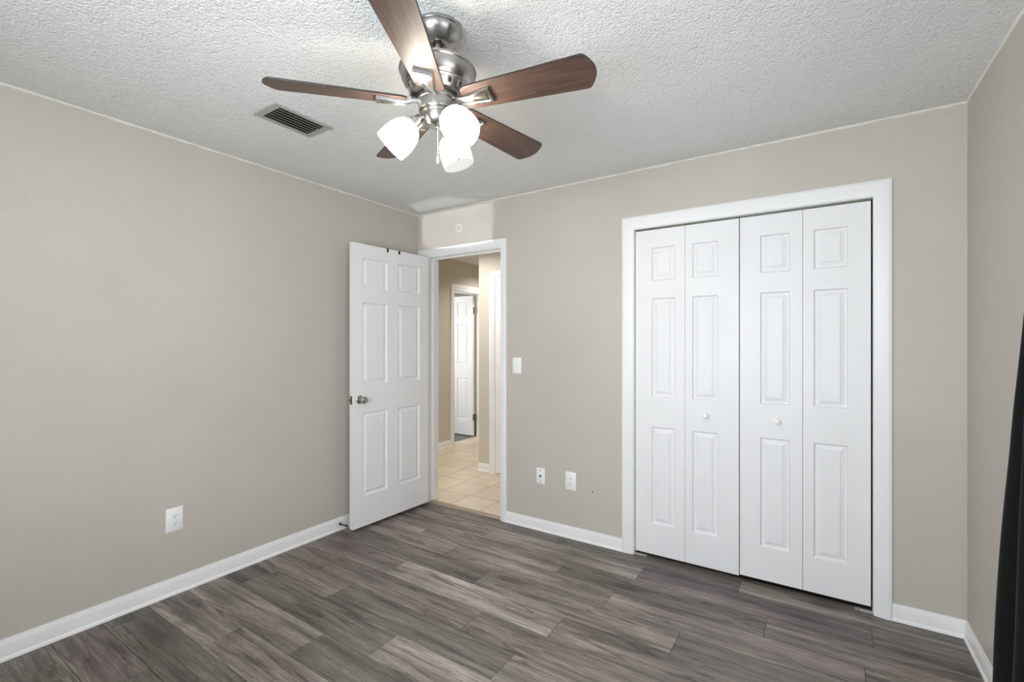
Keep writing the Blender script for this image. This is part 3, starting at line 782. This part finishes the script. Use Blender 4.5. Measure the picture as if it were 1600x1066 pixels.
bm = NB(); add_box(bm, HX-WT, HX, FY0-JT, FY0, 0, FZ); add_box(bm, HX-WT, HX, FY1, FY1+JT, 0, FZ); add_box(bm, HX-WT, HX, FY0-JT, FY1+JT, FZ, FZ+JT)
struct('trim_11', bm, M['trim'], 'white jamb of the far hallway doorway', 'door jamb')
bm = NB(); base(bm, (HX, 2.6, 0), (HX, FY0-0.070, 0), (1,0,0)); 
struct('baseboard_hall_left', bm, M['trim'], 'white baseboard in the hallway left of the far doorway', 'baseboard', auto=30)
bm = NB(); base(bm, (HC, HY, 0), (-2.846, HY, 0), (0,-1,0)); base(bm, (HC, HY, 0), (HC, 6.2, 0), (-1,0,0))
struct('baseboard_hall_front', bm, M['trim'], 'white baseboard on the hallway wall corner', 'baseboard', auto=30)
# hall closet: casing, recess, slab
bm = NB(); casing(bm, -2.778, -2.10, 2.030, 0.066, 0.066, 0.055, HY)
struct('trim_12', bm, M['trim'], 'white casing of the hallway closet door', 'door trim', auto=50)
d5 = thing('door_4', 'white closed closet door across the hallway', 'door', (-2.776, HY-0.004, 0.012), kind='structure')
bm = NB(); panel_slab(bm, 0.674, 2.016, 0.003, []); obj('door_slab', bm, M['door'], d5)
# far door, swung open into the room beyond, hinged on the right jamb
d4 = thing('door_5', 'white panelled door standing open in the far doorway', 'door', (HX-WT-0.722, FY1-0.060, 0.016), kind='structure')
bm = NB(); panel_slab(bm, 0.70, 2.010, 0.035, [(x0, x1, a, b) for x0, x1 in ((0.09, 0.29), (0.41, 0.61)) for a, b in ((0.22, 0.82), (1.02, 1.61), (1.72, 1.93))])
obj('door_slab', bm, M['door'], d4, auto=25)
for z in (0.26, 1.80):
    bm = NB(); add_tube(bm, (0.710, 0.012, z-0.045), (0.710, 0.012, z+0.045), 0.008); add_box(bm, 0.700, 0.712, 0.002, 0.030, z-0.044, z+0.044)
    obj('hinge', bm, M['old_brass'], d4)
bm = NB(); add_box(bm, -6.6, HX-WT, 3.6, 7.0, -0.05, 0.0); add_box(bm, HX-WT, HX-0.004, FY0, FY1, -0.05, -0.0005)
struct('floor_5', bm, M['dark_floor'], 'dark floor of the room beyond the far doorway', 'floor')
bm = NB(); add_box(bm, -6.7, -6.6, 3.6, 7.0, 0, H); add_box(bm, -6.6, HX-WT, 7.0, 7.1, 0, H); add_box(bm, -6.6, HX-WT, 3.5, 3.6, 0, H); add_box(bm, HX-WT, HX-WT+0.1, 6.3, 7.0, 0, H)
struct('wall_far_room', bm, M['hall_wall'], 'walls of the room beyond the far doorway', 'wall')
area('hall_lamp', (-3.05, 3.35, H-0.03), (0, 0, 0), 0.5, 0.3, 13.5, (1.0, 0.96, 0.90)).data.spread = math.radians(150)
area('hall_lamp_far', (-3.5, 5.2, H-0.03), (0, 0, 0), 0.3, 0.3, 8, (1.0, 0.95, 0.88)).data.spread = math.radians(140)
area('far_room_daylight', (-5.2, 3.7, 1.5), (PI/2, 0, 0), 1.2, 1.2, 27, (0.95, 0.98, 1.0))
